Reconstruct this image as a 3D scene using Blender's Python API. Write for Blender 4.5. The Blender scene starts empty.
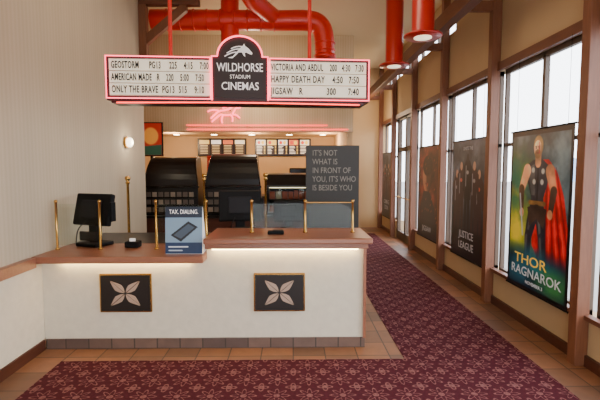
import bpy, bmesh, math, random
import numpy as np
from mathutils import Vector, Matrix
random.seed(4)
scene = bpy.context.scene
D = bpy.data

# ------------------------------------------------------------------ helpers
def s2l(c):
    return tuple(((x/255)/12.92 if x/255 <= .04045 else ((x/255+.055)/1.055)**2.4) for x in c[:3])

MATS = {}
def mat(name, rgb, rough=.6, metal=0, emit=None, es=0, noise=0, nscale=20, bump=0, coat=0, spec=.5):
    if name in MATS: return MATS[name]
    m = D.materials.new(name); m.use_nodes = True
    nt = m.node_tree; b = nt.nodes['Principled BSDF']
    col = (*s2l(rgb), 1)
    b.inputs['Base Color'].default_value = col
    b.inputs['Roughness'].default_value = rough
    b.inputs['Metallic'].default_value = metal
    b.inputs['Specular IOR Level'].default_value = spec
    b.inputs['Coat Weight'].default_value = coat
    if emit is not None:
        b.inputs['Emission Color'].default_value = (*s2l(emit), 1)
        b.inputs['Emission Strength'].default_value = es
    tc = nt.nodes.new('ShaderNodeTexCoord')
    n = nt.nodes.new('ShaderNodeTexNoise'); n.inputs['Scale'].default_value = nscale
    n.inputs['Detail'].default_value = 4
    nt.links.new(tc.outputs['Object'], n.inputs['Vector'])
    if noise:
        mx = nt.nodes.new('ShaderNodeMix'); mx.data_type = 'RGBA'
        mx.inputs[6].default_value = tuple(c*(1-noise) for c in col[:3])+(1,)
        mx.inputs[7].default_value = tuple(min(1, c*(1+noise)) for c in col[:3])+(1,)
        nt.links.new(n.outputs['Fac'], mx.inputs[0]); nt.links.new(mx.outputs[2], b.inputs['Base Color'])
    if bump:
        bp = nt.nodes.new('ShaderNodeBump'); bp.inputs['Strength'].default_value = bump
        bp.inputs['Distance'].default_value = .01
        nt.links.new(n.outputs['Fac'], bp.inputs['Height']); nt.links.new(bp.outputs[0], b.inputs['Normal'])
    MATS[name] = m; return m

def mathnode(nt, op, a, b=None, c=None):
    n = nt.nodes.new('ShaderNodeMath'); n.operation = op
    for i, v in enumerate((a, b, c)):
        if v is None: continue
        if isinstance(v, (int, float)): n.inputs[i].default_value = v
        else: nt.links.new(v, n.inputs[i])
    return n.outputs[0]

def mixc(nt, f, a, b):
    mx = nt.nodes.new('ShaderNodeMix'); mx.data_type = 'RGBA'
    for sock, v in ((0, f), (6, a), (7, b)):
        if isinstance(v, (tuple, float, int)): mx.inputs[sock].default_value = v
        else: nt.links.new(v, mx.inputs[sock])
    return mx.outputs[2]

def stripe_mat(name, c1, c2, axis, period):
    m = D.materials.new(name); m.use_nodes = True; nt = m.node_tree; b = nt.nodes['Principled BSDF']
    tc = nt.nodes.new('ShaderNodeTexCoord'); sp = nt.nodes.new('ShaderNodeSeparateXYZ')
    nt.links.new(tc.outputs['Object'], sp.inputs[0])
    x = sp.outputs[axis]
    s = mathnode(nt, 'SINE', mathnode(nt, 'MULTIPLY', x, 2*math.pi/period))
    s2 = mathnode(nt, 'SINE', mathnode(nt, 'MULTIPLY', x, 2*math.pi/(period*5.3)))
    f = mathnode(nt, 'ADD', mathnode(nt, 'MULTIPLY', s, .32), mathnode(nt, 'MULTIPLY_ADD', s2, .14, .5))
    nt.links.new(mixc(nt, f, (*s2l(c1), 1), (*s2l(c2), 1)), b.inputs['Base Color'])
    b.inputs['Roughness'].default_value = .75
    return m

def wood_mat(name, c1, c2, rough=.4, scale=(3, 3, .5)):
    m = D.materials.new(name); m.use_nodes = True; nt = m.node_tree; b = nt.nodes['Principled BSDF']
    tc = nt.nodes.new('ShaderNodeTexCoord'); mp = nt.nodes.new('ShaderNodeMapping')
    mp.inputs['Scale'].default_value = scale
    n = nt.nodes.new('ShaderNodeTexNoise'); n.inputs['Scale'].default_value = 8; n.inputs['Detail'].default_value = 6
    n.inputs['Distortion'].default_value = .6
    nt.links.new(tc.outputs['Object'], mp.inputs[0]); nt.links.new(mp.outputs[0], n.inputs['Vector'])
    nt.links.new(mixc(nt, n.outputs['Fac'], (*s2l(c1), 1), (*s2l(c2), 1)), b.inputs['Base Color'])
    b.inputs['Roughness'].default_value = rough
    return m

def tile_mat(name, c1, c2, mort, size, axes='XY', rough=.45):
    m = D.materials.new(name); m.use_nodes = True; nt = m.node_tree; b = nt.nodes['Principled BSDF']
    tc = nt.nodes.new('ShaderNodeTexCoord'); sp = nt.nodes.new('ShaderNodeSeparateXYZ'); cb = nt.nodes.new('ShaderNodeCombineXYZ')
    nt.links.new(tc.outputs['Object'], sp.inputs[0])
    nt.links.new(sp.outputs['XYZ'.index(axes[0])], cb.inputs[0]); nt.links.new(sp.outputs['XYZ'.index(axes[1])], cb.inputs[1])
    br = nt.nodes.new('ShaderNodeTexBrick'); br.offset = 0
    br.inputs['Scale'].default_value = 1; br.inputs['Brick Width'].default_value = size; br.inputs['Row Height'].default_value = size
    br.inputs['Mortar Size'].default_value = .006
    br.inputs['Color1'].default_value = (*s2l(c1), 1); br.inputs['Color2'].default_value = (*s2l(c2), 1)
    br.inputs['Mortar'].default_value = (*s2l(mort), 1)
    nt.links.new(cb.outputs[0], br.inputs['Vector'])
    n = nt.nodes.new('ShaderNodeTexNoise'); n.inputs['Scale'].default_value = 9; n.inputs['Detail'].default_value = 5
    nt.links.new(tc.outputs['Object'], n.inputs['Vector'])
    f = mathnode(nt, 'MULTIPLY', n.outputs['Fac'], .55)
    nt.links.new(mixc(nt, f, br.outputs['Color'], (*s2l(tuple(min(255, x*.55) for x in c2)), 1)), b.inputs['Base Color'])
    b.inputs['Roughness'].default_value = rough
    return m

def carpet_mat():
    m = D.materials.new('carpet_floral'); m.use_nodes = True; nt = m.node_tree; b = nt.nodes['Principled BSDF']
    tc = nt.nodes.new('ShaderNodeTexCoord'); sp = nt.nodes.new('ShaderNodeSeparateXYZ')
    nt.links.new(tc.outputs['Object'], sp.inputs[0])
    X, Y = sp.outputs[0], sp.outputs[1]
    def flower(off, c, R, pet):
        fx = mathnode(nt, 'SUBTRACT', mathnode(nt, 'FRACT', mathnode(nt, 'MULTIPLY_ADD', X, 1/c, 50+off)), .5)
        fy = mathnode(nt, 'SUBTRACT', mathnode(nt, 'FRACT', mathnode(nt, 'MULTIPLY_ADD', Y, 1/c, 50+off)), .5)
        r = mathnode(nt, 'SQRT', mathnode(nt, 'ADD', mathnode(nt, 'MULTIPLY', fx, fx), mathnode(nt, 'MULTIPLY', fy, fy)))
        th = mathnode(nt, 'ARCTAN2', fy, fx)
        k = mathnode(nt, 'COSINE', mathnode(nt, 'MULTIPLY', th, pet))
        p = mathnode(nt, 'MULTIPLY_ADD', k, R*.28, R*.72)
        d = mathnode(nt, 'ABSOLUTE', mathnode(nt, 'SUBTRACT', r, p))
        ring = mathnode(nt, 'LESS_THAN', d, .034)
        dot = mathnode(nt, 'LESS_THAN', r, .10)
        return mathnode(nt, 'MAXIMUM', ring, dot)
    c = .255
    m1 = flower(0, c, .38, 8); m2 = flower(.5, c, .22, 4)
    f = mathnode(nt, 'MAXIMUM', m1, m2)
    nz = nt.nodes.new('ShaderNodeTexNoise'); nz.inputs['Scale'].default_value = 70; nz.inputs['Detail'].default_value = 3
    nt.links.new(tc.outputs['Object'], nz.inputs['Vector'])
    f2 = mathnode(nt, 'MULTIPLY', f, mathnode(nt, 'MULTIPLY_ADD', nz.outputs['Fac'], 1.0, -.05))
    f2 = mathnode(nt, 'MINIMUM', f2, 1)
    base = mixc(nt, nz.outputs['Fac'], (*s2l((48, 14, 22)), 1), (*s2l((88, 33, 44)), 1))
    nt.links.new(mixc(nt, f2, base, (*s2l((158, 110, 106)), 1)), b.inputs['Base Color'])
    b.inputs['Roughness'].default_value = .95; b.inputs['Specular IOR Level'].default_value = .15
    return m

def glass_mat(name, tint=(1, 1, 1), gl=.08):
    m = D.materials.new(name); m.use_nodes = True; nt = m.node_tree; nt.nodes.clear()
    o = nt.nodes.new('ShaderNodeOutputMaterial'); mx = nt.nodes.new('ShaderNodeMixShader')
    t = nt.nodes.new('ShaderNodeBsdfTransparent'); g = nt.nodes.new('ShaderNodeBsdfGlossy')
    t.inputs[0].default_value = (*tint, 1); g.inputs['Roughness'].default_value = .03
    mx.inputs[0].default_value = gl
    nt.links.new(t.outputs[0], mx.inputs[1]); nt.links.new(g.outputs[0], mx.inputs[2]); nt.links.new(mx.outputs[0], o.inputs[0])
    return m

def vcol_mat(name, trans=.3, emit=0, rough=.35):
    m = D.materials.new(name); m.use_nodes = True; nt = m.node_tree; b = nt.nodes['Principled BSDF']
    a = nt.nodes.new('ShaderNodeAttribute'); a.attribute_name = 'Col'
    nt.links.new(a.outputs['Color'], b.inputs['Base Color']); b.inputs['Roughness'].default_value = rough
    if emit:
        nt.links.new(a.outputs['Color'], b.inputs['Emission Color']); b.inputs['Emission Strength'].default_value = emit
    if trans:
        tr = nt.nodes.new('ShaderNodeBsdfTranslucent'); mx = nt.nodes.new('ShaderNodeMixShader'); mx.inputs[0].default_value = trans
        nt.links.new(a.outputs['Color'], tr.inputs[0]); nt.links.new(b.outputs[0], mx.inputs[1]); nt.links.new(tr.outputs[0], mx.inputs[2])
        nt.links.new(mx.outputs[0], nt.nodes['Material Output'].inputs[0])
    return m

GROUPS = []
def G(name, loc=None, rotz=0):
    e = D.objects.new(name, None); scene.collection.objects.link(e)
    e.empty_display_size = .1
    if loc is not None:
        e.location = loc; e.rotation_euler = (0, 0, rotz)
    else: GROUPS.append(e)
    return e

def add(name, me, material, parent=None, smooth=False):
    o = D.objects.new(name, me); scene.collection.objects.link(o)
    if material: me.materials.append(material)
    if parent: o.parent = parent
    if smooth:
        for p in me.polygons: p.use_smooth = True
    return o

def box(name, x0, x1, y0, y1, z0, z1, material, parent=None, bev=0):
    v = [(x0,y0,z0),(x1,y0,z0),(x1,y1,z0),(x0,y1,z0),(x0,y0,z1),(x1,y0,z1),(x1,y1,z1),(x0,y1,z1)]
    f = [(0,3,2,1),(4,5,6,7),(0,1,5,4),(1,2,6,5),(2,3,7,6),(3,0,4,7)]
    me = D.meshes.new(name); me.from_pydata(v, [], f)
    o = add(name, me, material, parent)
    if bev:
        b = o.modifiers.new('b', 'BEVEL'); b.width = bev; b.segments = 2
    return o

def boxes(name, lst, material, parent=None):
    V = []; F = []
    for (x0,x1,y0,y1,z0,z1) in lst:
        k = len(V)
        V += [(x0,y0,z0),(x1,y0,z0),(x1,y1,z0),(x0,y1,z0),(x0,y0,z1),(x1,y0,z1),(x1,y1,z1),(x0,y1,z1)]
        F += [tuple(i+k for i in f) for f in [(0,3,2,1),(4,5,6,7),(0,1,5,4),(1,2,6,5),(2,3,7,6),(3,0,4,7)]]
    me = D.meshes.new(name); me.from_pydata(V, [], F)
    return add(name, me, material, parent)

def lathe(name, prof, loc, material, parent=None, seg=28):
    V = []; F = []
    for (r, z) in prof:
        for i in range(seg):
            a = 2*math.pi*i/seg; V.append((loc[0]+r*math.cos(a), loc[1]+r*math.sin(a), loc[2]+z))
    for j in range(len(prof)-1):
        for i in range(seg):
            F.append((j*seg+i, j*seg+(i+1)%seg, (j+1)*seg+(i+1)%seg, (j+1)*seg+i))
    F.append(tuple(range(seg))[::-1]); F.append(tuple((len(prof)-1)*seg+i for i in range(seg)))
    me = D.meshes.new(name); me.from_pydata(V, [], F)
    return add(name, me, material, parent, True)

def tube(name, pts, r, material, parent=None, cyclic=False, smooth_curve=False, res=6):
    cu = D.curves.new(name, 'CURVE'); cu.dimensions = '3D'
    sets = pts if isinstance(pts[0][0], (tuple, list)) else [pts]
    for P in sets:
        if smooth_curve:
            sp = cu.splines.new('NURBS'); sp.points.add(len(P)-1)
            sp.order_u = 3; sp.use_endpoint_u = not cyclic
        else:
            sp = cu.splines.new('POLY'); sp.points.add(len(P)-1)
        for i, p in enumerate(P): sp.points[i].co = (*p, 1)
        sp.use_cyclic_u = cyclic
    cu.bevel_depth = r; cu.bevel_resolution = res; cu.use_fill_caps = True; cu.resolution_u = 8
    tmp = D.objects.new('tmp', cu); scene.collection.objects.link(tmp)
    dg = bpy.context.evaluated_depsgraph_get()
    me = D.meshes.new_from_object(tmp.evaluated_get(dg)); D.objects.remove(tmp)
    me.name = name; me.materials.clear()
    return add(name, me, material, parent, True)

def text(name, s, size, loc, rot, material, parent=None, align='CENTER', ext=.001, sx=1, bold=0, spacing=1):
    cu = D.curves.new(name, 'FONT'); cu.body = s; cu.size = size; cu.align_x = align; cu.align_y = 'CENTER'
    cu.extrude = ext; cu.offset = bold; cu.resolution_u = 3; cu.space_character = spacing
    tmp = D.objects.new('tmp', cu); scene.collection.objects.link(tmp)
    dg = bpy.context.evaluated_depsgraph_get()
    me = D.meshes.new_from_object(tmp.evaluated_get(dg)); D.objects.remove(tmp)
    me.name = name; me.materials.clear()
    o = add(name, me, material, parent)
    o.location = loc; o.rotation_euler = rot; o.scale = (sx, 1, 1)
    return o
R_FRONT = (math.pi/2, 0, 0)
R_WALL = (math.pi/2, 0, -math.pi/2)

def prism(name, pts, origin, ux, uy, depth, material, parent=None):
    ux, uy, dp, o = Vector(ux), Vector(uy), Vector(depth), Vector(origin)
    n = len(pts)
    A = [o+ux*a+uy*b for a, b in pts]; V = A+[p+dp for p in A]
    F = [tuple(range(n)), tuple(range(2*n-1, n-1, -1))]+[(i, i+n, (i+1) % n+n, (i+1) % n) for i in range(n)]
    me = D.meshes.new(name); me.from_pydata([tuple(v) for v in V], [], F)
    bm = bmesh.new(); bm.from_mesh(me); bmesh.ops.recalc_face_normals(bm, faces=bm.faces); bm.to_mesh(me); bm.free()
    return add(name, me, material, parent)

# ------------------------------------------------------------------ 2D painting on dense vertex-colour grids
def grid(W, H, asp):
    s, T = np.meshgrid(np.linspace(0, 1, W), np.linspace(0, asp, H)); return s, T
def cap(s, T, p, q, r0, r1=None, soft=.008):
    r1 = r0 if r1 is None else r1
    dx, dy = q[0]-p[0], q[1]-p[1]; L = dx*dx+dy*dy+1e-9
    h = np.clip(((s-p[0])*dx+(T-p[1])*dy)/L, 0, 1)
    d = np.hypot(s-p[0]-h*dx, T-p[1]-h*dy)-(r0+(r1-r0)*h)
    return np.clip(.5-d/soft, 0, 1)
def ell(s, T, c, rx, ry, soft=.12):
    d = np.hypot((s-c[0])/rx, (T-c[1])/ry)
    return np.clip((1-d)/soft+.5, 0, 1)
def poly(s, T, pts):
    m = np.zeros(s.shape, bool); n = len(pts)
    for i in range(n):
        x0, y0 = pts[i]; x1, y1 = pts[(i+1) % n]
        if y0 == y1: continue
        c = ((y0 > T) != (y1 > T)) & (s < (x1-x0)*(T-y0)/(y1-y0)+x0)
        m ^= c
    return m.astype(float)
def fbm(s, T, seed, f0=3, octv=4):
    rs = np.random.RandomState(seed); out = np.zeros(s.shape); amp = 1; tot = 0
    for o in range(octv):
        n = f0*2**o+2; g = rs.rand(n*2+2, n+1)
        x = s*(n-1); y = T*(n-1); x = np.clip(x, 0, n-1.001); y = np.clip(y, 0, 2*n-.001)
        i = x.astype(int); j = y.astype(int); a = x-i; b = y-j; a = a*a*(3-2*a); b = b*b*(3-2*b)
        out += amp*((g[j,i]*(1-a)+g[j,i+1]*a)*(1-b)+(g[j+1,i]*(1-a)+g[j+1,i+1]*a)*b); tot += amp; amp *= .55
    return out/tot
def put(img, m, col, a=1.):
    c = np.array(col)/255.
    img[:] = img*(1-m[..., None]*a)+c*m[..., None]*a
def painted(name, img, corner, right, down, material, parent):
    H, W, _ = img.shape
    c, r, d = Vector(corner), Vector(right), Vector(down)
    V = [tuple(c+r*(i/(W-1))+d*(j/(H-1))) for j in range(H) for i in range(W)]
    F = [(j*W+i, (j+1)*W+i, (j+1)*W+i+1, j*W+i+1) for j in range(H-1) for i in range(W-1)]
    me = D.meshes.new(name); me.from_pydata(V, [], F)
    at = me.color_attributes.new('Col', 'FLOAT_COLOR', 'POINT')
    x = np.clip(img, 0, 1); lin = np.where(x <= .04045, x/12.92, ((x+.055)/1.055)**2.4)
    out = np.ones((H*W, 4), dtype=np.float32); out[:, :3] = lin.reshape(-1, 3)
    at.data.foreach_set('color', out.ravel())
    return add(name, me, material, parent)

# ------------------------------------------------------------------ materials
wallpaper = stripe_mat('wallpaper_striped', (190, 173, 146), (199, 183, 156), 1, .055)
wallpaperx = stripe_mat('wallpaper_striped_x', (194, 170, 132), (208, 186, 150), 0, .055)
plaster = mat('plaster_cream', (212, 202, 182), .8, noise=.10, nscale=14, bump=.25)
upperwall = mat('upper_wall_tan', (178, 152, 116), .8, noise=.04, nscale=4)
tanwall = mat('tan_paint', (204, 170, 126), .8, noise=.05, nscale=3)
ceil_m = mat('ceiling_paint', (208, 188, 150), .85, noise=.03, nscale=2)
woodcol = wood_mat('column_wood', (98, 56, 36), (134, 84, 56), .5, (6, 6, .6))
woodbeam = wood_mat('beam_wood', (82, 44, 26), (116, 68, 44), .5, (6, .6, 6))
woodtop = wood_mat('countertop_wood', (128, 76, 56), (164, 108, 82), .3, (.6, 5, 5))
wooddark = wood_mat('dark_wood', (60, 30, 20), (88, 46, 32), .4, (.6, .6, 6))
tile_f = tile_mat('slate_floor_tile', (164, 110, 74), (112, 80, 60), (60, 46, 38), .3)
tile_b = tile_mat('slate_base_tile', (122, 96, 84), (92, 74, 68), (60, 50, 46), .22, 'XZ')
carpet = carpet_mat()
brass = mat('brass', (200, 156, 84), .25, 1)
black = mat('black_plastic', (12, 12, 14), .6, spec=.15)
blackgl = mat('black_gloss', (12, 10, 10), .2, spec=.3)
darkcase = mat('dark_case', (18, 14, 14), .30, noise=.2, spec=.35)
frame_m = mat('window_frame_bronze', (84, 66, 52), .5)
winglass = glass_mat('window_glass', (.97, .98, 1), .03)
clear = glass_mat('clear_glass', (.93, .96, .94), .008)
redduct = mat('red_duct_paint', (220, 40, 28), .35, noise=.05, spec=.5)
redlamp = mat('red_lamp_enamel', (176, 34, 26), .3)
neon = mat('neon_pink', (255, 90, 110), .4, emit=(255, 84, 104), es=5)
neonr = mat('neon_red', (255, 70, 60), .4, emit=(255, 60, 50), es=4)
lightbox = mat('lightbox_white', (226, 214, 194), .5, emit=(255, 238, 208), es=.6)
letter = mat('letter_black', (10, 8, 8), .6)
white_p = mat('white_paint', (238, 234, 230), .5, emit=(255, 250, 245), es=.35)
maroon = mat('sign_maroon', (58, 20, 24), .45)
signdark = mat('sign_dark_brown', (36, 18, 18), .5)
led = mat('led_warm', (255, 240, 200), .5, emit=(255, 222, 150), es=30)
bulb = mat('lamp_glow', (255, 244, 220), .5, emit=(255, 236, 200), es=20)
bronze = mat('bronze_plate', (36, 28, 25), .45, .3)
tanpetal = mat('petal_tan', (176, 148, 128), .5)
gold = mat('title_gold', (236, 190, 60), .5, emit=(236, 196, 70), es=.25)
silver = mat('title_silver', (200, 204, 210), .5, emit=(200, 204, 210), es=.15)

# ------------------------------------------------------------------ room shell
XL, XR = -2.42, 2.60
H = 4.6
box('floor', -5.2, 2.8, -2.2, 12.8, -.1, 0, tile_f)
box('carpet', -2.1, 2.17, -2.0, 3.81, 0, .006, carpet)
box('carpet_runner', 1.02, 2.17, 3.812, 11.4, 0, .006, carpet)
box('ceiling', -5.2, 2.8, -2.2, 12.8, H, H+.1, ceil_m)

box('wall_left', XL-.12, XL, -2.2, 7.1, 0, H, wallpaper)
box('wall_left_wainscot', XL, XL+.012, -2.2, 4.12, .1, .84, plaster)
boxes('baseboard_left', [(XL, XL+.03, -2.2, 4.07, 0, .1)], wooddark)
boxes('trim_1', [(XL, XL+.07, -2.2, 3.92, .84, .93)], woodtop)
box('wall_side', -5.2, -5.1, 7.1, 12.8, 0, H, tanwall)
box('wall_return', -5.2, XL-.12, 7.0, 7.1, 0, H, tanwall)
box('wall_back', -5.1, 2.8, 12.6, 12.8, 0, H, tanwall)
box('wall_fascia', -5.1, 1.32, 9.5, 9.65, 2.54, H, wallpaperx)
box('ceiling_soffit', -5.1, 1.32, 9.65, 12.6, 2.66, 2.76, tanwall)
box('wall_divider', 1.2, 1.32, 9.65, 12.6, 0, 2.66, tanwall)
boxes('wall_front', [(XL, -1.2, -2.2, -2.08, 0, H), (1.8, 2.8, -2.2, -2.08, 0, H), (-1.2, 1.8, -2.2, -2.08, 2.6, H)], upperwall)

cols = [-1.7, .1, 1.9, 3.7, 5.5, 7.3, 9.1, 10.9, 12.5]
boxes('wall_right', [(XR, XR+.2, -2.2, 12.8, 2.98, 3.95), (XR, XR+.2, -2.2, 12.8, 4.45, H),
                     (XR, XR+.2, -2.2, 9.25, .1, .42), (XR, XR+.2, 10.75, 12.8, .1, .42),
                     (XR, XR+.2, -2.2, 9.25, 0, .1), (XR, XR+.2, 10.75, 12.8, 0, .1),
                     (XR, XR+.2, -2.2, 7.0, 3.95, 4.45)], upperwall)
boxes('trim_2', [(XR-.05, XR+.02, -2.2, 9.1, .42, .46), (XR-.05, XR+.02, 10.9, 12.6, .42, .46),
                 (XR-.04, XR, -2.2, 12.6, 2.96, 3.06)], woodbeam)
boxes('baseboard_right', [(XR-.03, XR, -2.2, 9.1, 0, .1), (XR-.03, XR, 10.9, 12.59, 0, .1)], wooddark)
for i, y in enumerate(cols):
    g = G('timber_column')
    box('shaft', XR-.115, XR-.001, y-.055, y+.055, 0.001, H-.001, woodcol, g, .006)
    box('tie', XR-.55, XR-.10, y-.04, y+.04, 3.70, 3.82, woodcol, g, .006)
g = G('timber_beam')
box('beam', 2.03, 2.17, -2.0, 12.5, 3.66, 3.86, woodbeam, g, .01)

wn = 0
for i in range(len(cols)-1):
    y0, y1 = cols[i]+.06, cols[i+1]-.06
    if i == 6: continue
    wn += 1
    g = G('window_%d' % wn)
    ym = (y0+y1)/2
    xs = (XR+.06, XR+.11)
    boxes('frame', [(*xs, y0, y0+.04, .42, 2.98), (*xs, y1-.04, y1, .42, 2.98), (*xs, ym-.025, ym+.025, .42, 2.98),
                    (*xs, y0, y1, .42, .47), (*xs, y0, y1, 2.92, 2.98), (*xs, y0, y1, 2.02, 2.06)], frame_m, g)
    box('pane', XR+.085, XR+.095, y0, y1, .44, 2.95, winglass, g)
g = G('window_%d' % (wn+1))
boxes('frame', [(XR+.06, XR+.12, 7.0, 12.6, 3.95, 4.0), (XR+.06, XR+.12, 7.0, 12.6, 4.4, 4.45)] +
      [(XR+.06, XR+.12, y, y+.05, 3.95, 4.45) for y in (7.0, 8.0, 9.0, 10, 11, 12)], frame_m, g)
box('pane', XR+.085, XR+.095, 7.0, 12.6, 4, 4.4, winglass, g)
g = G('door_1')
y0, y1 = 9.18+.07, 10.82-.07
boxes('frame', [(XR+.02, XR+.1, y0, y0+.1, 0, 2.98), (XR+.02, XR+.1, y1-.1, y1, 0, 2.98), (XR+.02, XR+.1, y0, y1, 2.15, 2.25),
                (XR+.02, XR+.1, y0, y1, 2.9, 2.98), (XR+.02, XR+.1, (y0+y1)/2-.06, (y0+y1)/2+.06, 0, 2.98), (XR+.02, XR+.1, y0, y1, 0, .2)], frame_m, g)
box('pane', XR+.055, XR+.065, y0, y1, .2, 2.95, winglass, g)
tube('push_bar', [(XR-.04, y0+.12, 1.05), (XR-.04, y1-.12, 1.05)], .015, brass, g)
boxes('bar_mounts', [(XR-.04, XR+.03, y, y+.03, 1.035, 1.065) for y in (y0+.14, y1-.17)], brass, g)

# outside world
box('parking_lot', 2.8, 60, -30, 60, -.25, -.15, mat('asphalt_pale', (140, 140, 140), .9, noise=.1, nscale=1))
pts = [(-60, -3)]
for i in range(41):
    y = -60+i*5; pts.append((y, 3.6+1.4*math.sin(i*.7)+.8*math.sin(i*1.9+1)))
pts.append((140, -3))
prism('distant_hills', pts, (75, 0, 0), (0, 1, 0), (0, 0, 1), (6, 0, 0), mat('hills_haze', (130, 146, 172), .95, noise=.1, nscale=.1))

# ------------------------------------------------------------------ ticket counter
g = G('ticket_counter')
XC = -.83
box('body_left', XL+.015, XC, 4.1, 4.62, .1, .87, plaster, g)
box('body_right', XC, .69, 4.1, 4.62, .1, 1.02, plaster, g)
box('tile_base', XL+.035, .70, 4.085, 4.62, 0, .1, tile_b, g)
box('top_left', XL+.012, XC-.001, 3.93, 4.66, .87, .935, woodtop, g, .012)
box('top_right', XC, .74, 3.93, 4.66, 1.045, 1.10, woodtop, g, .012)
box('top_right_apron', XC, .71, 4.0, 4.62, .99, 1.045, woodtop, g, .006)
box('end_trim', .68, .705, 4.07, 4.10, .1, .99, woodtop, g)
box('led_left', XL+.2, XC-.15, 4.045, 4.075, .855, .868, led, g)
box('led_right', XC+.06, .62, 4.045, 4.075, .975, .988, led, g)
for nm, x0 in (('plaque_left', -1.855), ('plaque_right', -.38)):
    z0 = .365; w = .495; h = .375
    box(nm+'_frame', x0, x0+w, 4.075, 4.0995, z0, z0+h, brass, g, .004)
    box(nm+'_plate', x0+.014, x0+w-.014, 4.068, 4.08, z0+.014, z0+h-.014, bronze, g)
    cx, cz = x0+w/2, z0+h/2
    for k in range(4):
        a = math.radians(45+90*k); ca, sa = math.cos(a), math.sin(a)
        for hh, sg in (('a', 1), ('b', -1)):
            P = [(.012, .004*sg), (.05, .030*sg), (.09, .042*sg), (.13, .030*sg), (.195, .003*sg)]
            Q = [(p[0]*ca-p[1]*sa, (p[0]*sa+p[1]*ca)*.86) for p in P]
            prism('%s_petal_%d%s' % (nm, k, hh), Q, (cx, 4.062, cz), (1,0,0), (0,0,1), (0,.006,0), tanpetal, g)

g = G('glass_sneeze_guard')
zt = 1.425
for i, (x, zb) in enumerate([(-2.36,.935),(-1.93,.935),(-1.37,.935),(-.87,.935),(-.415,1.1),(.12,1.1),(.60,1.1)]):
    lathe('post_%d' % i, [(.022,0),(.022,.012),(.012,.018),(.012,zt-zb-.02),(.016,zt-zb-.015),(.016,zt-zb),(.006,zt-zb+.01)], (x, 4.3, zb+.0005), brass, g, 16)
for i, (a, b, zb) in enumerate([(-2.35,-1.94,.98),(-1.36,-.88,.98),(-.405,.11,1.14),(.13,.59,1.14)]):
    box('panel_%d' % i, a, b, 4.296, 4.304, zb, zt-.03, clear, g)
tube('top_rail', [(.12,4.3,zt-.02),(.60,4.3,zt-.02)], .005, brass, g)

def pos(loc, rot, s=1, tilt=-14):
    g = G('pos_terminal', loc, rot)
    box('base', -.13*s, .13*s, -.12*s, .12*s, 0, .035*s, black, g, .01)
    box('stand', -.05*s, .05*s, -.03*s, .05*s, .03*s, .28*s, black, g, .012)
    o = box('monitor', -.22*s, .22*s, -.03*s, .03*s, -.16*s, .16*s, black, g, .015); o.location = (0, .0, .36*s); o.rotation_euler = (math.radians(tilt), 0, 0)
    o = box('vent_panel', -.12*s, .12*s, -.05*s, -.03*s, -.09*s, .09*s, mat('dark_grey_plastic', (26,26,30), .6, spec=.2), g, .01); o.location = (0, 0, .36*s); o.rotation_euler = (math.radians(tilt), 0, 0)
    o = box('screen', -.2*s, .2*s, .031*s, .033*s, -.14*s, .14*s, mat('screen_glow', (60,80,110), .2, emit=(90,120,170), es=.6), g); o.location = (0, 0, .36*s); o.rotation_euler = (math.radians(tilt), 0, 0)
    box('customer_display', -.1*s, .1*s, -.10*s, -.065*s, .06*s, .15*s, blackgl, g, .008)
    tube('cable', [(-.05*s, -.05*s, .25*s), (-.09*s, -.12*s, .2*s), (-.11*s, -.13*s, .05*s), (-.14*s, -.10*s, .012)], .006, black, g, smooth_curve=True)
    box('card_reader', .22*s, .245*s, -.03*s, .03*s, .25*s, .44*s, black, g, .004)
    return g
pos((-2.09, 4.53, .937), math.radians(-20), 1.05)
pos((-.60, 4.86, .934), math.radians(8), 1.08)
pos((-.06, 5.25, .934), math.radians(4), .8)

g = G('staff_work_shelf')
box('shelf', -2.40, .66, 4.67, 5.45, .88, .932, darkcase, g, .005)
boxes('legs', [(x, x+.06, y, y+.06, 0, .88) for x in (-2.38, -1.2, .58) for y in (4.7, 5.37)], darkcase, g)
g = G('card_payment_terminal')
box('body', -.25, -.09, 4.16, 4.25, 1.1015, 1.135, black, g, .01)
box('keypad', -.20, -.10, 4.17, 4.24, 1.135, 1.142, mat('dark_grey_plastic', (44,44,48), .5), g)
g = G('receipt_printer')
box('body', -1.72, -1.58, 4.36, 4.48, .936, 1.0, black, g, .012)
box('paper', -1.68, -1.62, 4.40, 4.405, 1.0, 1.03, white_p, g)

g = G('promo_countertop_sign')
W_, H_ = 90, 116; s, T = grid(W_, H_, 1.29); img = np.zeros((H_, W_, 3))
img[:] = np.array([130,158,182])/255.; put(img, poly(s, T, [(0,0),(1,0),(1,.30),(0,.30)]), (24,38,58))
put(img, poly(s, T, [(0,.98),(1,.98),(1,1.29),(0,1.29)]), (22,46,84))
put(img, poly(s, T, [(.14,.78),(.62,.40),(.88,.56),(.42,.96)]), (24,26,32))
put(img, poly(s, T, [(.22,.78),(.62,.47),(.79,.57),(.42,.88)]), (70,84,100))
put(img, cap(s, T, (.1,1.1), (.6,1.1), .02), (220,226,232)); put(img, cap(s, T, (.1,1.2), (.45,1.2), .015), (190,200,210))
painted('face', img, (-1.21, 4.075, 1.385), (.35,0,0), (0,-.03,-.445), vcol_mat('print_matte', 0), g)
prism('board', [(0,0),(.03,.445),(.036,.445),(.2,0)], (-1.21, 4.048, .938), (0,1,0), (0,0,1), (.35,0,0), white_p, g)
text('headline', 'TAX. DIALING.', .058, (-1.035, 4.068, 1.335), (math.radians(86),0,0), white_p, g, sx=.72)

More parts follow.
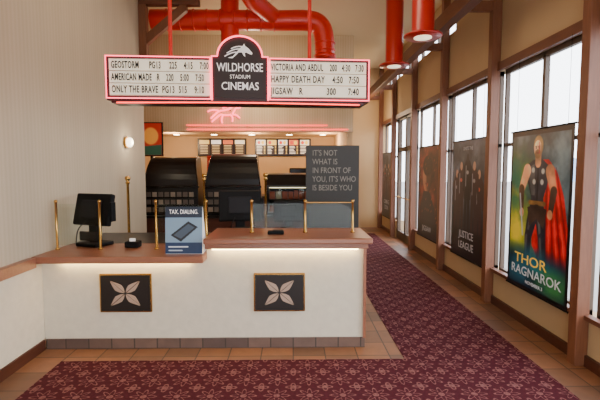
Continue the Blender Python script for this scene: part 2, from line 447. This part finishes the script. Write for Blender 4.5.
# ------------------------------------------------------------------ marquee
g = G('marquee_sign', (-.49, 4.08, -.025), math.radians(3.2))
zb, zt2 = 2.42, 2.79
HW = 1.225
box('housing', -HW, HW, .03, .26, zb-.02, zt2+.015, maroon, g, .006)
for nm, a, b in (('lightbox_left', -HW+.035, -.262), ('lightbox_right', .262, HW-.035)):
    box(nm, a, b, .018, .04, zb+.02, zt2-.02, lightbox, g)
    boxes(nm+'_rails', [(a, b, .008, .018, zb+.02+k*.11, zb+.025+k*.11) for k in range(0, 4)], mat('rail_grey', (150,138,122), .5), g)
rows_l = ['GEOSTORM      PG13     225    4:15    7:00', 'AMERICAN MADE   R    220    5:00    7:50', 'ONLY THE BRAVE  PG13  515    9:10']
rows_r = ['VICTORIA AND ABDUL    200   4:30   7:30', 'HAPPY DEATH DAY    4:50   7:50', 'JIGSAW   R            300      7:40']
for k in range(3):
    z = zt2-.075-k*.11
    for nm, st, x, tw in (('l', rows_l, -HW+.055, .88), ('r', rows_r, .285, .88)):
        o = text('row_%s%d' % (nm, k), st[k], .088, (x, .012, z), R_FRONT, letter, g, 'LEFT', bold=.0022, spacing=1.12)
        w = max(v.co.x for v in o.data.vertices); o.scale[0] = min(1.0, (tw if k == 0 else tw*.95)/w)
def crest(w, z0, zs, ztop, n=18):
    P = [(-w, z0), (w, z0), (w, zs), (w*.80, zs)]
    for i in range(n+1):
        a = math.pi*i/n
        P.append((w*.80*math.cos(a), zs+(ztop-zs)*math.sin(a)))
    P += [(-w, zs)]
    return P
prism('crest_back', crest(.262, 2.395, 2.80, 2.985), (0, 0, 0), (1,0,0), (0,0,1), (0,.24,0), maroon, g)
prism('crest_face', crest(.235, 2.425, 2.775, 2.955), (0, -.012, 0), (1,0,0), (0,0,1), (0,.012,0), signdark, g)
text('name_1', 'WILDHORSE', .108, (0, -.014, 2.70), R_FRONT, white_p, g, sx=.70, bold=.001)
text('name_2', 'STADIUM', .05, (0, -.014, 2.617), R_FRONT, white_p, g, sx=.9)
text('name_3', 'CINEMAS', .10, (0, -.014, 2.53), R_FRONT, white_p, g, sx=.84, bold=.001)
horse = [(-.10,.0),(-.055,.012),(-.02,.05),(.01,.085),(.035,.105),(.05,.13),(.06,.105),(.09,.085),(.125,.045),(.12,.03),(.10,.035),(.07,.05),(.055,.045),(.06,.01),(.045,.02),(.03,.05),(.0,.05),(-.03,.02),(-.06,-.005)]
prism('horse_head', horse, (-.01, -.016, 2.79), (1,0,0), (0,0,1), (0,.004,0), white_p, g)
tube('mane', [[(.03,-.016,2.89),(-.03,-.016,2.90),(-.08,-.016,2.87)],[(.0,-.016,2.87),(-.06,-.016,2.87),(-.12,-.016,2.83)],[(-.03,-.016,2.84),(-.08,-.016,2.84),(-.14,-.016,2.80)]], .005, white_p, g, smooth_curve=True)
cr = crest(.258, 2.39, 2.80, 2.985)
tube('neon_crest', [(x, -.022, z) for x, z in cr[1:]+cr[:1]], .0075, neon, g)
for nm, a, b in (('neon_left', -HW+.01, -.275), ('neon_right', .275, HW-.01)):
    tube(nm, [(a,.005,zb-.004),(b,.005,zb-.004),(b,.005,zt2+.004),(a,.005,zt2+.004)], .0075, neon, g, cyclic=True)
prism('bottom_ledge', [(-1.18,.03),(-.3,-.03),(.3,-.03),(1.18,.03),(1.18,.25),(-1.18,.25)], (0,0,2.375), (1,0,0), (0,1,0), (0,0,.024), maroon, g)
tube('neon_under', [(-1.13,.02,2.376),(-.3,-.045,2.376),(.3,-.045,2.376),(1.13,.02,2.376)], .007, neonr, g)
for i, x in enumerate((-.66, .66)):
    tube('hanger_%d' % i, [(x,.14,zt2+.01),(x,.14,H+.02)], .018, redduct, g)
    lathe('canopy_%d' % i, [(.07,0),(.07,.02),(.03,.03)], (x,.14,H-.01), redduct, g, 20)
bpy.context.view_layer.update()

# ------------------------------------------------------------------ red ducts
def ribs(name, p, q, r, n, par):
    p, q = Vector(p), Vector(q); ax = (q-p).normalized(); rot = ax.to_track_quat('Z', 'Y').to_matrix()
    sets = []
    for k in range(n):
        c = p.lerp(q, (k+.5)/n)
        sets.append([tuple(c+rot@Vector((r*math.cos(t*math.pi/10), r*math.sin(t*math.pi/10), 0))) for t in range(20)])
    tube(name, sets, .013, redduct, par, cyclic=True, res=2)
g = G('spiral_air_duct')
Yd = 7.4; zd = 4.21
tube('main_run', [(-2.35,Yd,zd),(-.3,Yd,zd),(-.1,Yd,zd),(.22,Yd,zd+.01),(.45,Yd,zd-.04),(.54,Yd,3.95),(.54,Yd,3.62)], .165, redduct, g, smooth_curve=True, res=12)
tube('riser', [(-1.05,Yd+.0,zd),(-1.05,Yd,H-.01)], .15, redduct, g, res=12)
tube('drop', [(-1.05,Yd-.0,4.1),(-1.05,Yd,3.68)], .15, redduct, g, res=12)
tube('branch', [(-.3,Yd-.02,4.24),(-.62,Yd-.5,4.34),(-.72,Yd-.8,4.43)], .14, redduct, g, res=12)
ribs('seams', (-2.2,Yd,zd), (-.2,Yd,zd), .167, 9, g)
ribs('drop_seams', (.54,Yd,3.66), (.54,Yd,3.9), .167, 2, g)
lathe('drop_collar', [(.165,0),(.175,.02),(.175,.06),(.15,.08)], (-1.05,Yd,3.62), redduct, g)
lathe('end_collar', [(.18,0),(.19,.02),(.19,.06),(.165,.08)], (.54,Yd,3.58), redduct, g)

for y in (5.0, 6.4, 2.9):
    g = G('pendant_lamp')
    x = 1.48
    lathe('shade', [(.205,0),(.215,.008),(.215,.022),(.13,.05),(.125,.06),(.125,1.0),(.11,1.02),(.02,1.03),(.02,1.36)], (x,y,3.235), redlamp, g, 32)
    lathe('diffuser', [(.10,0),(.10,.008)], (x,y,3.226), mat('lamp_lens', (230,220,200), .4, emit=(255,236,200), es=1.5), g, 24)

g = G('timber_brace_frame')
prism('brace', [(0,0),(.75,.62),(.75,.78),(0,.16)], (XL+.001, 6.97, 3.6), (1,0,0), (0,0,1), (0,.1,0), woodcol, g)
box('tie', XL+.001, XL+.95, 6.96, 7.08, 4.3, 4.46, woodbeam, g, .008)
box('corbel', XL+.001, XL+.12, 6.95, 7.09, 3.5, 4.3, woodcol, g, .008)

g = G('wall_sconce')
tube('backplate', [(XL+.001,6.3,2.12),(XL+.03,6.3,2.12)], .08, brass, g, res=10)
me = D.meshes.new('globe'); bm = bmesh.new(); bmesh.ops.create_uvsphere(bm, u_segments=20, v_segments=12, radius=.07)
bmesh.ops.scale(bm, vec=(.7,1,1), verts=bm.verts); bm.to_mesh(me); bm.free()
o = add('globe', me, mat('sconce_glass', (250,240,220), .3, emit=(255,238,206), es=5), g, True); o.location = (XL+.06,6.3,2.12)

# ------------------------------------------------------------------ concession area
g = G('concession_counter')
box('body', -3.4, .75, 7.32, 8.1, 0, .9, wooddark, g)
box('top', -3.45, .8, 7.28, 8.15, .9, .94, darkcase, g, .006)
def hood(x0, x1, ztop, n=8, ledge=True, zc=.52):
    g = G('food_warmer_case')
    yf = 7.36; xm = (x0+x1)/2
    def taper(o):
        for v in o.data.vertices:
            k = max(0, v.co.z-.942-zc)/(ztop-zc)
            v.co.x = xm+(v.co.x-xm)*(1-.17*k)
    arc = [(.0, zc-.02)]
    for i in range(9):
        a = math.pi/2*i/8
        arc.append((.02+.34*(1-math.cos(a)), zc+(ztop-zc)*math.sin(a)))
    taper(prism('cabinet', [(0,0)]+arc+[(.62,ztop),(.62,0)], (x0,yf,.942), (0,1,0), (0,0,1), (x1-x0,0,0), darkcase, g))
    for nm, xx in (('trim_left', x0+.005), ('trim_right', x1-.005)):
        taper(tube(nm, [(xx, yf+a-.006, .942+b) for a, b in arc], .010, blackgl, g))
    box('ledge', x0-.02, x1+.02, yf-.05, yf, .94+zc-.05, .94+zc-.01, blackgl, g, .006)
    L = []; L2 = []
    for r in range(3):
        for k in range(n):
            xx = x0+.05+(x1-x0-.1)*k/n
            (L if (r+k) % 3 else L2).append((xx, xx+(x1-x0-.1)/n*.72, yf-.015, yf-.001, 1.0+r*.13*zc/.52, 1.0+(r*.13+.08)*zc/.52))
    boxes('snack_packs', L, mat('pack_grey', (84,72,64), .5, noise=.6, nscale=9), g)
    boxes('snack_packs_light', L2, mat('pack_light', (130,114,98), .5, noise=.5, nscale=9), g)
    boxes('shelf_lips', [(x0+.02, x1-.02, yf-.03, yf-.001, .985+r*.13*zc/.52, .995+r*.13*zc/.52) for r in range(3)], blackgl, g)
hood(-2.55, -1.62, 1.0)
hood(-1.50, -.56, 1.05)

g = G('candy_display_case')
x0, x1, y0, y1 = -.46, .74, 7.40, 7.95
boxes('shelving', [(x0,x1,y0,y1,.942,.98),(x0,x1,y0+.03,y1,1.19,1.205),(x0,x1,y0,y1,1.42,1.45),(x0,x0+.03,y0,y1,.98,1.42),(x1-.03,x1,y0,y1,.98,1.42),(x0,x1,y1-.02,y1,.98,1.42)], darkcase, g)
prism('sloped_hood', [(0,1.452),(.14,1.64),(.5,1.66),(.55,1.452)], (x0, y0, 0), (0,1,0), (0,0,1), (.92,0,0), darkcase, g)
L1 = []; L2 = []
for r, z in enumerate((.985, 1.21)):
    x = x0+.05
    while x < x1-.12:
        w = random.uniform(.06,.1); h = random.uniform(.1,.16)
        (L1 if random.random() < .5 else L2).append((x, x+w, y0+.08, y0+.25, z, z+h)); x += w+.015
boxes('candy_boxes_a', L1, mat('candy_a', (130,60,40), .5, noise=.5, nscale=12), g)
boxes('candy_boxes_b', L2, mat('candy_b', (130,122,104), .5, noise=.5, nscale=12), g)
box('case_light', x0+.05, x1-.05, y0+.04, y0+.06, 1.405, 1.418, mat('case_led', (255,240,210), .5, emit=(255,226,180), es=3), g)
box('glass', x0, x1, y0-.006, y0, .98, 1.42, clear, g)
g = G('back_counter')
box('body', -5.0, 1.1, 11.5, 12.3, 0, .96, wooddark, g); box('top', -5.0, 1.15, 11.45, 12.35, .96, 1.0, darkcase, g)
g = G('soda_dispenser')
box('cabinet', -.1, .45, 11.6, 12.2, 1.001, 1.75, blackgl, g, .03)
boxes('nozzles', [(-.05+k*.09, -.01+k*.09, 11.54, 11.6, 1.3, 1.38) for k in range(6)], mat('steel', (160,160,165), .3, 1), g)
g = G('popcorn_machine')
boxes('frame', [(-2.3,-1.4,11.6,12.2,1.001,1.15),(-2.3,-1.4,11.6,12.2,1.95,2.08)]+[(x,x+.04,y,y+.04,1.15,1.95) for x in (-2.3,-1.44) for y in (11.6,12.16)], mat('popper_red', (150,30,24), .35), g)
box('glass', -2.26, -1.44, 11.61, 11.62, 1.15, 1.95, clear, g)
lathe('kettle', [(.1,0),(.17,.05),(.17,.2),(.12,.26)], (-1.85,11.9,1.6), mat('steel', (160,160,165), .3, 1), g)
me = D.meshes.new('popcorn'); bm = bmesh.new(); bmesh.ops.create_icosphere(bm, subdivisions=4, radius=.3)
for v in bm.verts: v.co *= 1+random.uniform(-.06,.06); v.co.z = max(v.co.z, 0)*.7
bm.to_mesh(me); bm.free(); o = add('popcorn', me, mat('popcorn', (240,216,140), .8), g); o.location = (-1.85,11.9,1.15)

def bpost(x, y, z0, z1):
    g = G('brass_post')
    h = z1-z0
    lathe('stem', [(.035,0),(.035,.02),(.018,.04),(.018,h-.12),(.03,h-.1),(.03,h-.09),(.016,h-.08),(.034,h-.05),(.04,h-.03),(.03,h-.008),(.005,h)], (x,y,z0), brass, g, 20)
bpost(-2.33, 6.1, 0, 1.64); bpost(-1.44, 7.0, 0, 1.66); bpost(-.42, 6.6, 0, 1.68)

g = G('message_standee')
box('panel', .20, 1.03, 6.70, 6.74, .03, 2.10, mat('standee_grey', (50,48,46), .5, noise=.1), g, .004)
box('foot', .3, .96, 6.55, 6.9, 0, .03, black, g)
for k, t in enumerate(["IT'S NOT", "WHAT IS", "IN FRONT OF", "YOU, IT'S WHO", "IS BESIDE YOU"]):
    text('line_%d' % k, t, .125, (.30, 6.698, 1.98-k*.135), R_FRONT, mat('faded_white', (150,144,134), .6), g, 'LEFT', sx=.78)

g = G('menu_board')
cols5 = [(232,222,196),(214,178,96),(226,220,206),(196,96,56),(228,214,180)]
box('backing', -1.1, .52, 12.53, 12.58, 2.10, 2.60, darkcase, g)
for k in range(5):
    W_, H_ = 44, 60; s, T = grid(W_, H_, 1.4); img = np.zeros((H_, W_, 3)); img[:] = np.array((40,28,26))/255.
    rs = np.random.RandomState(k)
    put(img, poly(s, T, [(0.05,0.04),(.95,0.04),(.95,.5),(0.05,.5)]), cols5[k])
    put(img, ell(s, T, (.3,.28), .16,.16), (190,60,40)); put(img, ell(s, T, (.68,.28), .15,.18), (230,180,60))
    for j in range(6):
        put(img, cap(s, T, (.1, .62+j*.13), (.4+.3*rs.rand(), .62+j*.13), .025), (226,214,190)); put(img, cap(s, T, (.82, .62+j*.13), (.9, .62+j*.13), .025), (240,200,90))
    painted('panel_%d' % k, img, (-1.07+k*.315, 12.525, 2.57), (.29,0,0), (0,0,-.44), vcol_mat('menu_lit_%d' % k, 0, 1.8), g)
g = G('menu_board')
box('backing', -2.75, -1.35, 12.53, 12.58, 2.10, 2.60, darkcase, g)
for k in range(4):
    s, T = grid(30, 40, 1.4); img = np.zeros((40, 30, 3)); img[:] = np.array((44,30,26))/255.
    put(img, poly(s, T, [(0.05,0.04),(.95,0.04),(.95,.4),(0.05,.4)]), cols5[(k+1) % 5])
    for j in range(6): put(img, cap(s, T, (.15, .55+j*.14), (.8, .55+j*.14), .025), (220,190,130))
    painted('panel_%d' % k, img, (-2.71+k*.34, 12.525, 2.57), (.31,0,0), (0,0,-.44), vcol_mat('menu_lit_b%d' % k, 0, 1.3), g)

g = G('neon_horse_sign')
hz, hx, yy = 2.925, -1.47, 9.46
st = [[(-.30,-.10),(-.22,-.02),(-.12,.06),(.0,.07),(.1,.10),(.2,.2),(.27,.19),(.32,.12),(.28,.11),(.22,.12),(.17,.03),(.14,-.02),(.24,-.02),(.30,-.09)],
      [(.10,-.02),(.18,-.08),(.14,-.16)],[(-.1,-.02),(.05,-.04),(.12,-.02)],[(-.1,-.02),(-.2,-.09),(-.28,-.17)],[(-.04,-.03),(-.1,-.12),(-.06,-.19)],
      [(-.14,.06),(-.26,.1),(-.36,.04)],[(.18,.2),(.08,.22),(.0,.16)],[(.12,.16),(.03,.16),(-.05,.11)]]
tube('outline', [[(hx+a*1.05, yy, hz+b*1.05) for a, b in q] for q in st], .016, neon, g, smooth_curve=True)
boxes('standoffs', [(hx-.1,hx-.08,yy,9.49,hz+.04,hz+.06),(hx+.1,hx+.12,yy,9.49,hz+.06,hz+.08)], black, g)
g = G('neon_border')
tube('tube', [[(-2.3,9.45,2.675),(.75,9.45,2.675)],[(-2.3,9.45,2.585),(1.2,9.45,2.585)]], .010, neonr, g)
boxes('clips', [(x,x+.02,9.45,9.49,z,z+.02) for x in (-2.2,-1,.2,.7) for z in (2.575,2.665)], black, g)

g = G('framed_poster')
s, T = grid(60, 90, 1.5); img = np.zeros((90,60,3)); img[:] = np.array([170,40,30])/255.
put(img, ell(s,T,(.5,.6),.35,.4,.2), (226,150,60)); put(img, poly(s,T,[(0,1.1),(1,1.0),(1,1.5),(0,1.5)]), (40,80,60))
painted('print', img, (-2.98,8.49,2.62), (.42,0,0), (0,0,-.62), vcol_mat('poster_print_lit', 0, .35), g)
boxes('frame', [(-3.0,-2.54,8.5,8.54,1.98,2.64)], black, g)
boxes('stand_post', [(-2.79,-2.75,8.5,8.54,0,1.98),(-2.95,-2.6,8.4,8.64,0,.03)], black, g)

# ------------------------------------------------------------------ window posters
XP = 2.545
MATS['poster_vcol'] = vcol_mat('poster_vcol', .15, .30)  # slight emission added to brighten the prints, they are not lightboxes
def poster(yl, yr, zt, zb, painter, titles):
    g = G('movie_poster_banner')
    w = yl-yr; h = zt-zb; asp = h/w
    W_, H_ = 170, int(170*asp); s, T = grid(W_, H_, asp)
    img = painter(s, T, asp)
    painted('print', img, (XP, yl, zt), (0,-w,0), (0,0,-h), MATS['poster_vcol'], g)
    box('backing', XP+.002, XP+.006, yr, yl, zb, zt, black, g)
    tube('top_rod', [(XP+.003, yr-.02, zt+.008), (XP+.003, yl+.02, zt+.008)], .010, black, g)
    tube('bottom_rod', [(XP+.003, yr-.02, zb-.008), (XP+.003, yl+.02, zb-.008)], .010, black, g)
    tube('cords', [[(XP+.003, y, zt+.01), (XP+.003, y, 2.97)] for y in (yr+.1, yl-.1)], .002, black, g)
    for k, (t, size, ss, tt, m, sx) in enumerate(titles):
        text('title_%d' % k, t, size, (XP-.003, yl-ss*w, zt-tt*w), R_WALL, m, g, sx=sx, ext=.0005, bold=.001)

def thor(s, T, asp):
    img = np.zeros(s.shape+(3,)); rs = np.random.RandomState(3)
    n1 = fbm(s,T,1,3,5); n2 = fbm(s,T,2,4,5); n3 = fbm(s,T,5,6,4)
    img[:] = np.array([52,68,74])/255.
    put(img, np.clip((n1-.45)*5,0,1), (112,130,132), .8)
    put(img, np.clip((n2-.5)*6,0,1), (24,36,38), .8)
    put(img, ell(s,T,(.14,.80),.38,.5,1.)*np.clip(n2*2-.3,0,1), (150,166,40), 1)
    put(img, ell(s,T,(.10,.95),.22,.3,1.)*np.clip(n1*2-.4,0,1), (226,200,50), 1)
    put(img, ell(s,T,(.9,.35),.25,.4,1.)*np.clip(n1*2-.3,0,1), (120,142,148), .8)
    put(img, ell(s,T,(.05,.5),.25,.3,1.)*np.clip(n3*3-1,0,1), (40,110,90), .8)
    sh = .6+.95*fbm(s,T,8,7,4)
    def P(m, c, a=1.):
        cc = np.array(c)/255.; k = (m*a)[..., None]; img[:] = img*(1-k)+np.clip(cc*sh[..., None],0,1)*k
    P(poly(s,T,[(.44,.28),(.66,.28),(.80,.40),(.90,.60),(.97,.88),(1.0,1.12),(1.0,1.34),(.84,1.28),(.62,1.30),(.44,1.1),(.40,.7)]), (176,20,22))
    for k in range(9):
        P(cap(s,T,(.60+.022*k,.36),(.54+.06*k,1.22),.003,.013,.02), (226,50,42) if k % 2 else (86,8,14), .8)
    for p,q,r0,r1 in (((.44,.80),(.37,1.02),.085,.06),((.37,1.02),(.36,1.25),.06,.045),((.56,.80),(.60,1.02),.085,.06),((.60,1.02),(.64,1.27),.06,.045)):
        P(cap(s,T,p,q,r0,r1), (34,34,42)); P(cap(s,T,(p[0]-.03,p[1]),(q[0]-.025,q[1]),r0*.25,r1*.3,.02), (100,96,90), .7)
    P(poly(s,T,[(.30,.34),(.42,.28),(.57,.28),(.69,.35),(.66,.50),(.60,.64),(.64,.84),(.36,.84),(.40,.64),(.33,.5)]), (50,48,54))
    P(poly(s,T,[(.33,.36),(.44,.32),(.46,.62),(.40,.62)]), (90,88,86), .8)
    P(cap(s,T,(.50,.34),(.50,.82),.01,.01,.02), (20,20,22))
    for c in ((.42,.38),(.58,.39),(.44,.49),(.57,.49)): put(img, ell(s,T,c,.026,.026,.4), (186,182,170))
    P(cap(s,T,(.38,.69),(.62,.69),.022), (130,92,46))
    P(poly(s,T,[(.34,.74),(.5,.70),(.66,.74),(.62,.92),(.5,.84),(.38,.92)]), (60,44,36))
    P(cap(s,T,(.315,.385),(.225,.57),.066,.05), (220,156,110)); P(cap(s,T,(.225,.57),(.235,.76),.05,.036), (84,58,42)); P(ell(s,T,(.24,.80),.04,.045), (214,150,108))
    P(cap(s,T,(.69,.39),(.755,.57),.066,.05), (176,116,80)); P(cap(s,T,(.755,.57),(.72,.75),.05,.036), (64,44,34)); P(ell(s,T,(.71,.78),.04,.045), (180,124,86))
    put(img, cap(s,T,(.20,.62),(.27,1.02),.012), (170,172,174))
    P(cap(s,T,(.495,.24),(.495,.31),.048), (186,128,90))
    P(ell(s,T,(.49,.155),.078,.098), (150,112,62)); P(ell(s,T,(.48,.18),.06,.08), (244,186,142))
    P(ell(s,T,(.485,.228),.05,.044), (150,106,62)); put(img, cap(s,T,(.465,.218),(.495,.218),.006), (120,50,44))
    for x in (.455,.50): put(img, ell(s,T,(x,.172),.011,.007), (30,24,22)); put(img, cap(s,T,(x-.013,.158),(x+.013,.158),.004), (90,62,34))
    P(ell(s,T,(.53,.19),.02,.06,.5), (150,104,76), .7)
    put(img, cap(s,T,(.505,.12),(.508,.22),.005), (190,30,30))
    b = np.clip((T-1.10)/.16, 0, 1); put(img, b, (10,30,46), .95)
    put(img, ell(s,T,(.35,1.32),.5,.16,1.)*np.clip(n1*2-.2,0,1), (26,110,130), .9)
    put(img, ell(s,T,(.8,1.4),.3,.12,1.)*np.clip(n2*2-.2,0,1), (60,130,60), .8)
    e = ((s < .03) | (s > .97) | (T < .045) | (T > asp-.03)).astype(float); put(img, e, (12,12,14))
    return img
poster(4.99, 3.88, 2.15, .42, thor, [('THOR', .15, .42, 1.265, gold, 1.5), ('RAGNAROK', .14, .5, 1.385, silver, 1.2), ('NOVEMBER 3', .05, .5, 1.48, silver, 1.1)])

def league(s, T, asp):
    n1 = fbm(s,T,3,4,5)
    img = np.zeros(s.shape+(3,)); img[:] = np.array([18,20,26])/255.
    put(img, ell(s,T,(.5,.35),.7,.6,1.)*np.clip(n1*1.8-.2,0,1), (104,114,128), .9)
    for x, y0, hh in ((.16,.42,.7),(.84,.42,.7),(.3,.32,.8),(.7,.32,.8),(.5,.22,.9)):
        d = (22,20,26) if x == .5 else (52,34,36)
        put(img, cap(s,T,(x,y0+.12),(x,y0+.45),.105,.07), d); put(img, cap(s,T,(x-.04,y0+.4),(x-.05,y0+hh),.045,.03), d); put(img, cap(s,T,(x+.04,y0+.4),(x+.05,y0+hh),.045,.03), d)
        put(img, cap(s,T,(x-.1,y0+.12),(x-.12,y0+.4),.03,.025), d); put(img, cap(s,T,(x+.1,y0+.12),(x+.12,y0+.4),.03,.025), d)
        put(img, ell(s,T,(x,y0),.04,.055), (170,130,106) if x != .5 else (30,30,34))
        put(img, cap(s,T,(x-.05,y0+.1),(x-.05,y0+.35),.010), (150,156,166), .8); put(img, ell(s,T,(x,y0+.18),.035,.025), (190,70,44) if x in (.3,.84) else (140,140,142), .9)
    put(img, np.clip((T-1.1)/.1,0,1), (12,12,14))
    return img
dim = mat('title_dim', (170,172,178), .5, emit=(170,172,178), es=.1)
poster(6.82, 5.66, 2.15, .42, league, [('JUSTICE', .15, .5, 1.2, dim, 1.0), ('LEAGUE', .15, .5, 1.34, dim, 1.0), ('UNITE THE', .07, .5, .10, dim, 1.0)])

def fiery(s, T, asp):
    img = np.zeros(s.shape+(3,)); img[:] = np.array([30,16,16])/255.; rs = np.random.RandomState(9); n1 = fbm(s,T,13,4,5)
    put(img, ell(s,T,(.5,.5),.5,.6,1.)*np.clip(n1*2-.3,0,1), (170,56,36), .9)
    put(img, ell(s,T,(.45,.45),.2,.27), (160,106,80)); put(img, ell(s,T,(.5,.3),.24,.16), (40,22,20)); put(img, ell(s,T,(.56,.5),.12,.24,.8), (50,26,24), .8)
    put(img, ell(s,T,(.38,.42),.03,.016), (20,14,14)); put(img, ell(s,T,(.52,.42),.03,.016), (20,14,14)); put(img, cap(s,T,(.4,.58),(.5,.58),.012), (110,40,36))
    put(img, poly(s,T,[(.15,.95),(.3,.7),(.62,.7),(.85,.95),(.9,1.2),(.1,1.2)]), (38,30,36))
    for _ in range(40): c = (rs.rand(), rs.rand()*asp); put(img, cap(s,T,c,(c[0]+.03,c[1]-.03),.004), (230,110,40), .8)
    put(img, np.clip((T-1.15)/.1,0,1), (14,12,14))
    return img
poster(8.7, 7.5, 2.15, .42, fiery, [('JIGSAW', .14, .5, 1.3, dim, 1.1)])
poster(12.2, 11.1, 2.15, .42, league, [('COMING', .16, .5, 1.2, dim, 1.0), ('SOON', .16, .5, 1.34, dim, 1.0)])

# ------------------------------------------------------------------ group origins
bpy.context.view_layer.update()
for e in GROUPS:
    ch = list(e.children)
    if not ch: continue
    P = [c.matrix_world@Vector(b) for c in ch for b in c.bound_box]
    loc = Vector(((min(p.x for p in P)+max(p.x for p in P))/2, (min(p.y for p in P)+max(p.y for p in P))/2, min(p.z for p in P)))
    e.location = loc
    for c in ch: c.matrix_parent_inverse = Matrix.Translation(-loc)

# ------------------------------------------------------------------ lights
w = D.worlds.new('World'); scene.world = w; w.use_nodes = True
bg = w.node_tree.nodes['Background']; bg.inputs[0].default_value = (.93, .96, 1, 1); bg.inputs[1].default_value = 8.2
def area(name, loc, rot, sx, sy, power, col):
    l = D.lights.new(name, 'AREA'); l.shape = 'RECTANGLE'; l.size = sx; l.size_y = sy; l.energy = power; l.color = col
    o = D.objects.new(name, l); scene.collection.objects.link(o); o.location = loc; o.rotation_euler = rot; return o
area('fill_light_front', (0, .8, 4.5), (0,0,0), 3, 1.5, 40, (1,.82,.60))  # added soft warm fill above the view, no fixture stands here
area('fill_light_mid', (-.3, 4.6, 4.52), (0,0,0), 2.5, .6, 45, (1,.80,.56))  # second added fill over the counter, also without a fixture
def point(name, loc, p, col, r=.08):
    l = D.lights.new(name, 'POINT'); l.energy = p; l.color = col; l.shadow_soft_size = r
    o = D.objects.new(name, l); scene.collection.objects.link(o); o.location = loc
for i, x in enumerate((-4.1, -3.1, -2.1, -1.1, -.1, .8)):
    if i % 2: point('downlight_%d' % i, (x, 11.3, 2.45), 50, (1,.70,.42))
    g = G('recessed_downlight', (x, 11.6, 2.638))
    lathe('trim', [(.1,0),(.1,.02)], (0,0,.001), brass, g, 20); lathe('lens', [(.08,0),(.08,.006)], (0,0,-.006), bulb, g, 20)
point('duct_fill_light', (-.8, 8.6, 3.3), 55, (1,.80,.56), .15)  # added fill to brighten the ducts, no lamp body here
point('hall_light', (1.9, 11.5, 3.2), 36, (1,.74,.48), .15)
point('sconce_light', (XL+.16, 6.3, 2.12), 4, (1,.86,.62), .05)

# ------------------------------------------------------------------ camera
cam = D.cameras.new('camera'); co = D.objects.new('camera', cam); scene.collection.objects.link(co)
co.location = (0, 0, 1.75); co.rotation_euler = (math.radians(90-4.25), 0, math.radians(-.93))
cam.sensor_width = 36; cam.lens = 25.8; cam.clip_end = 300
scene.camera = co
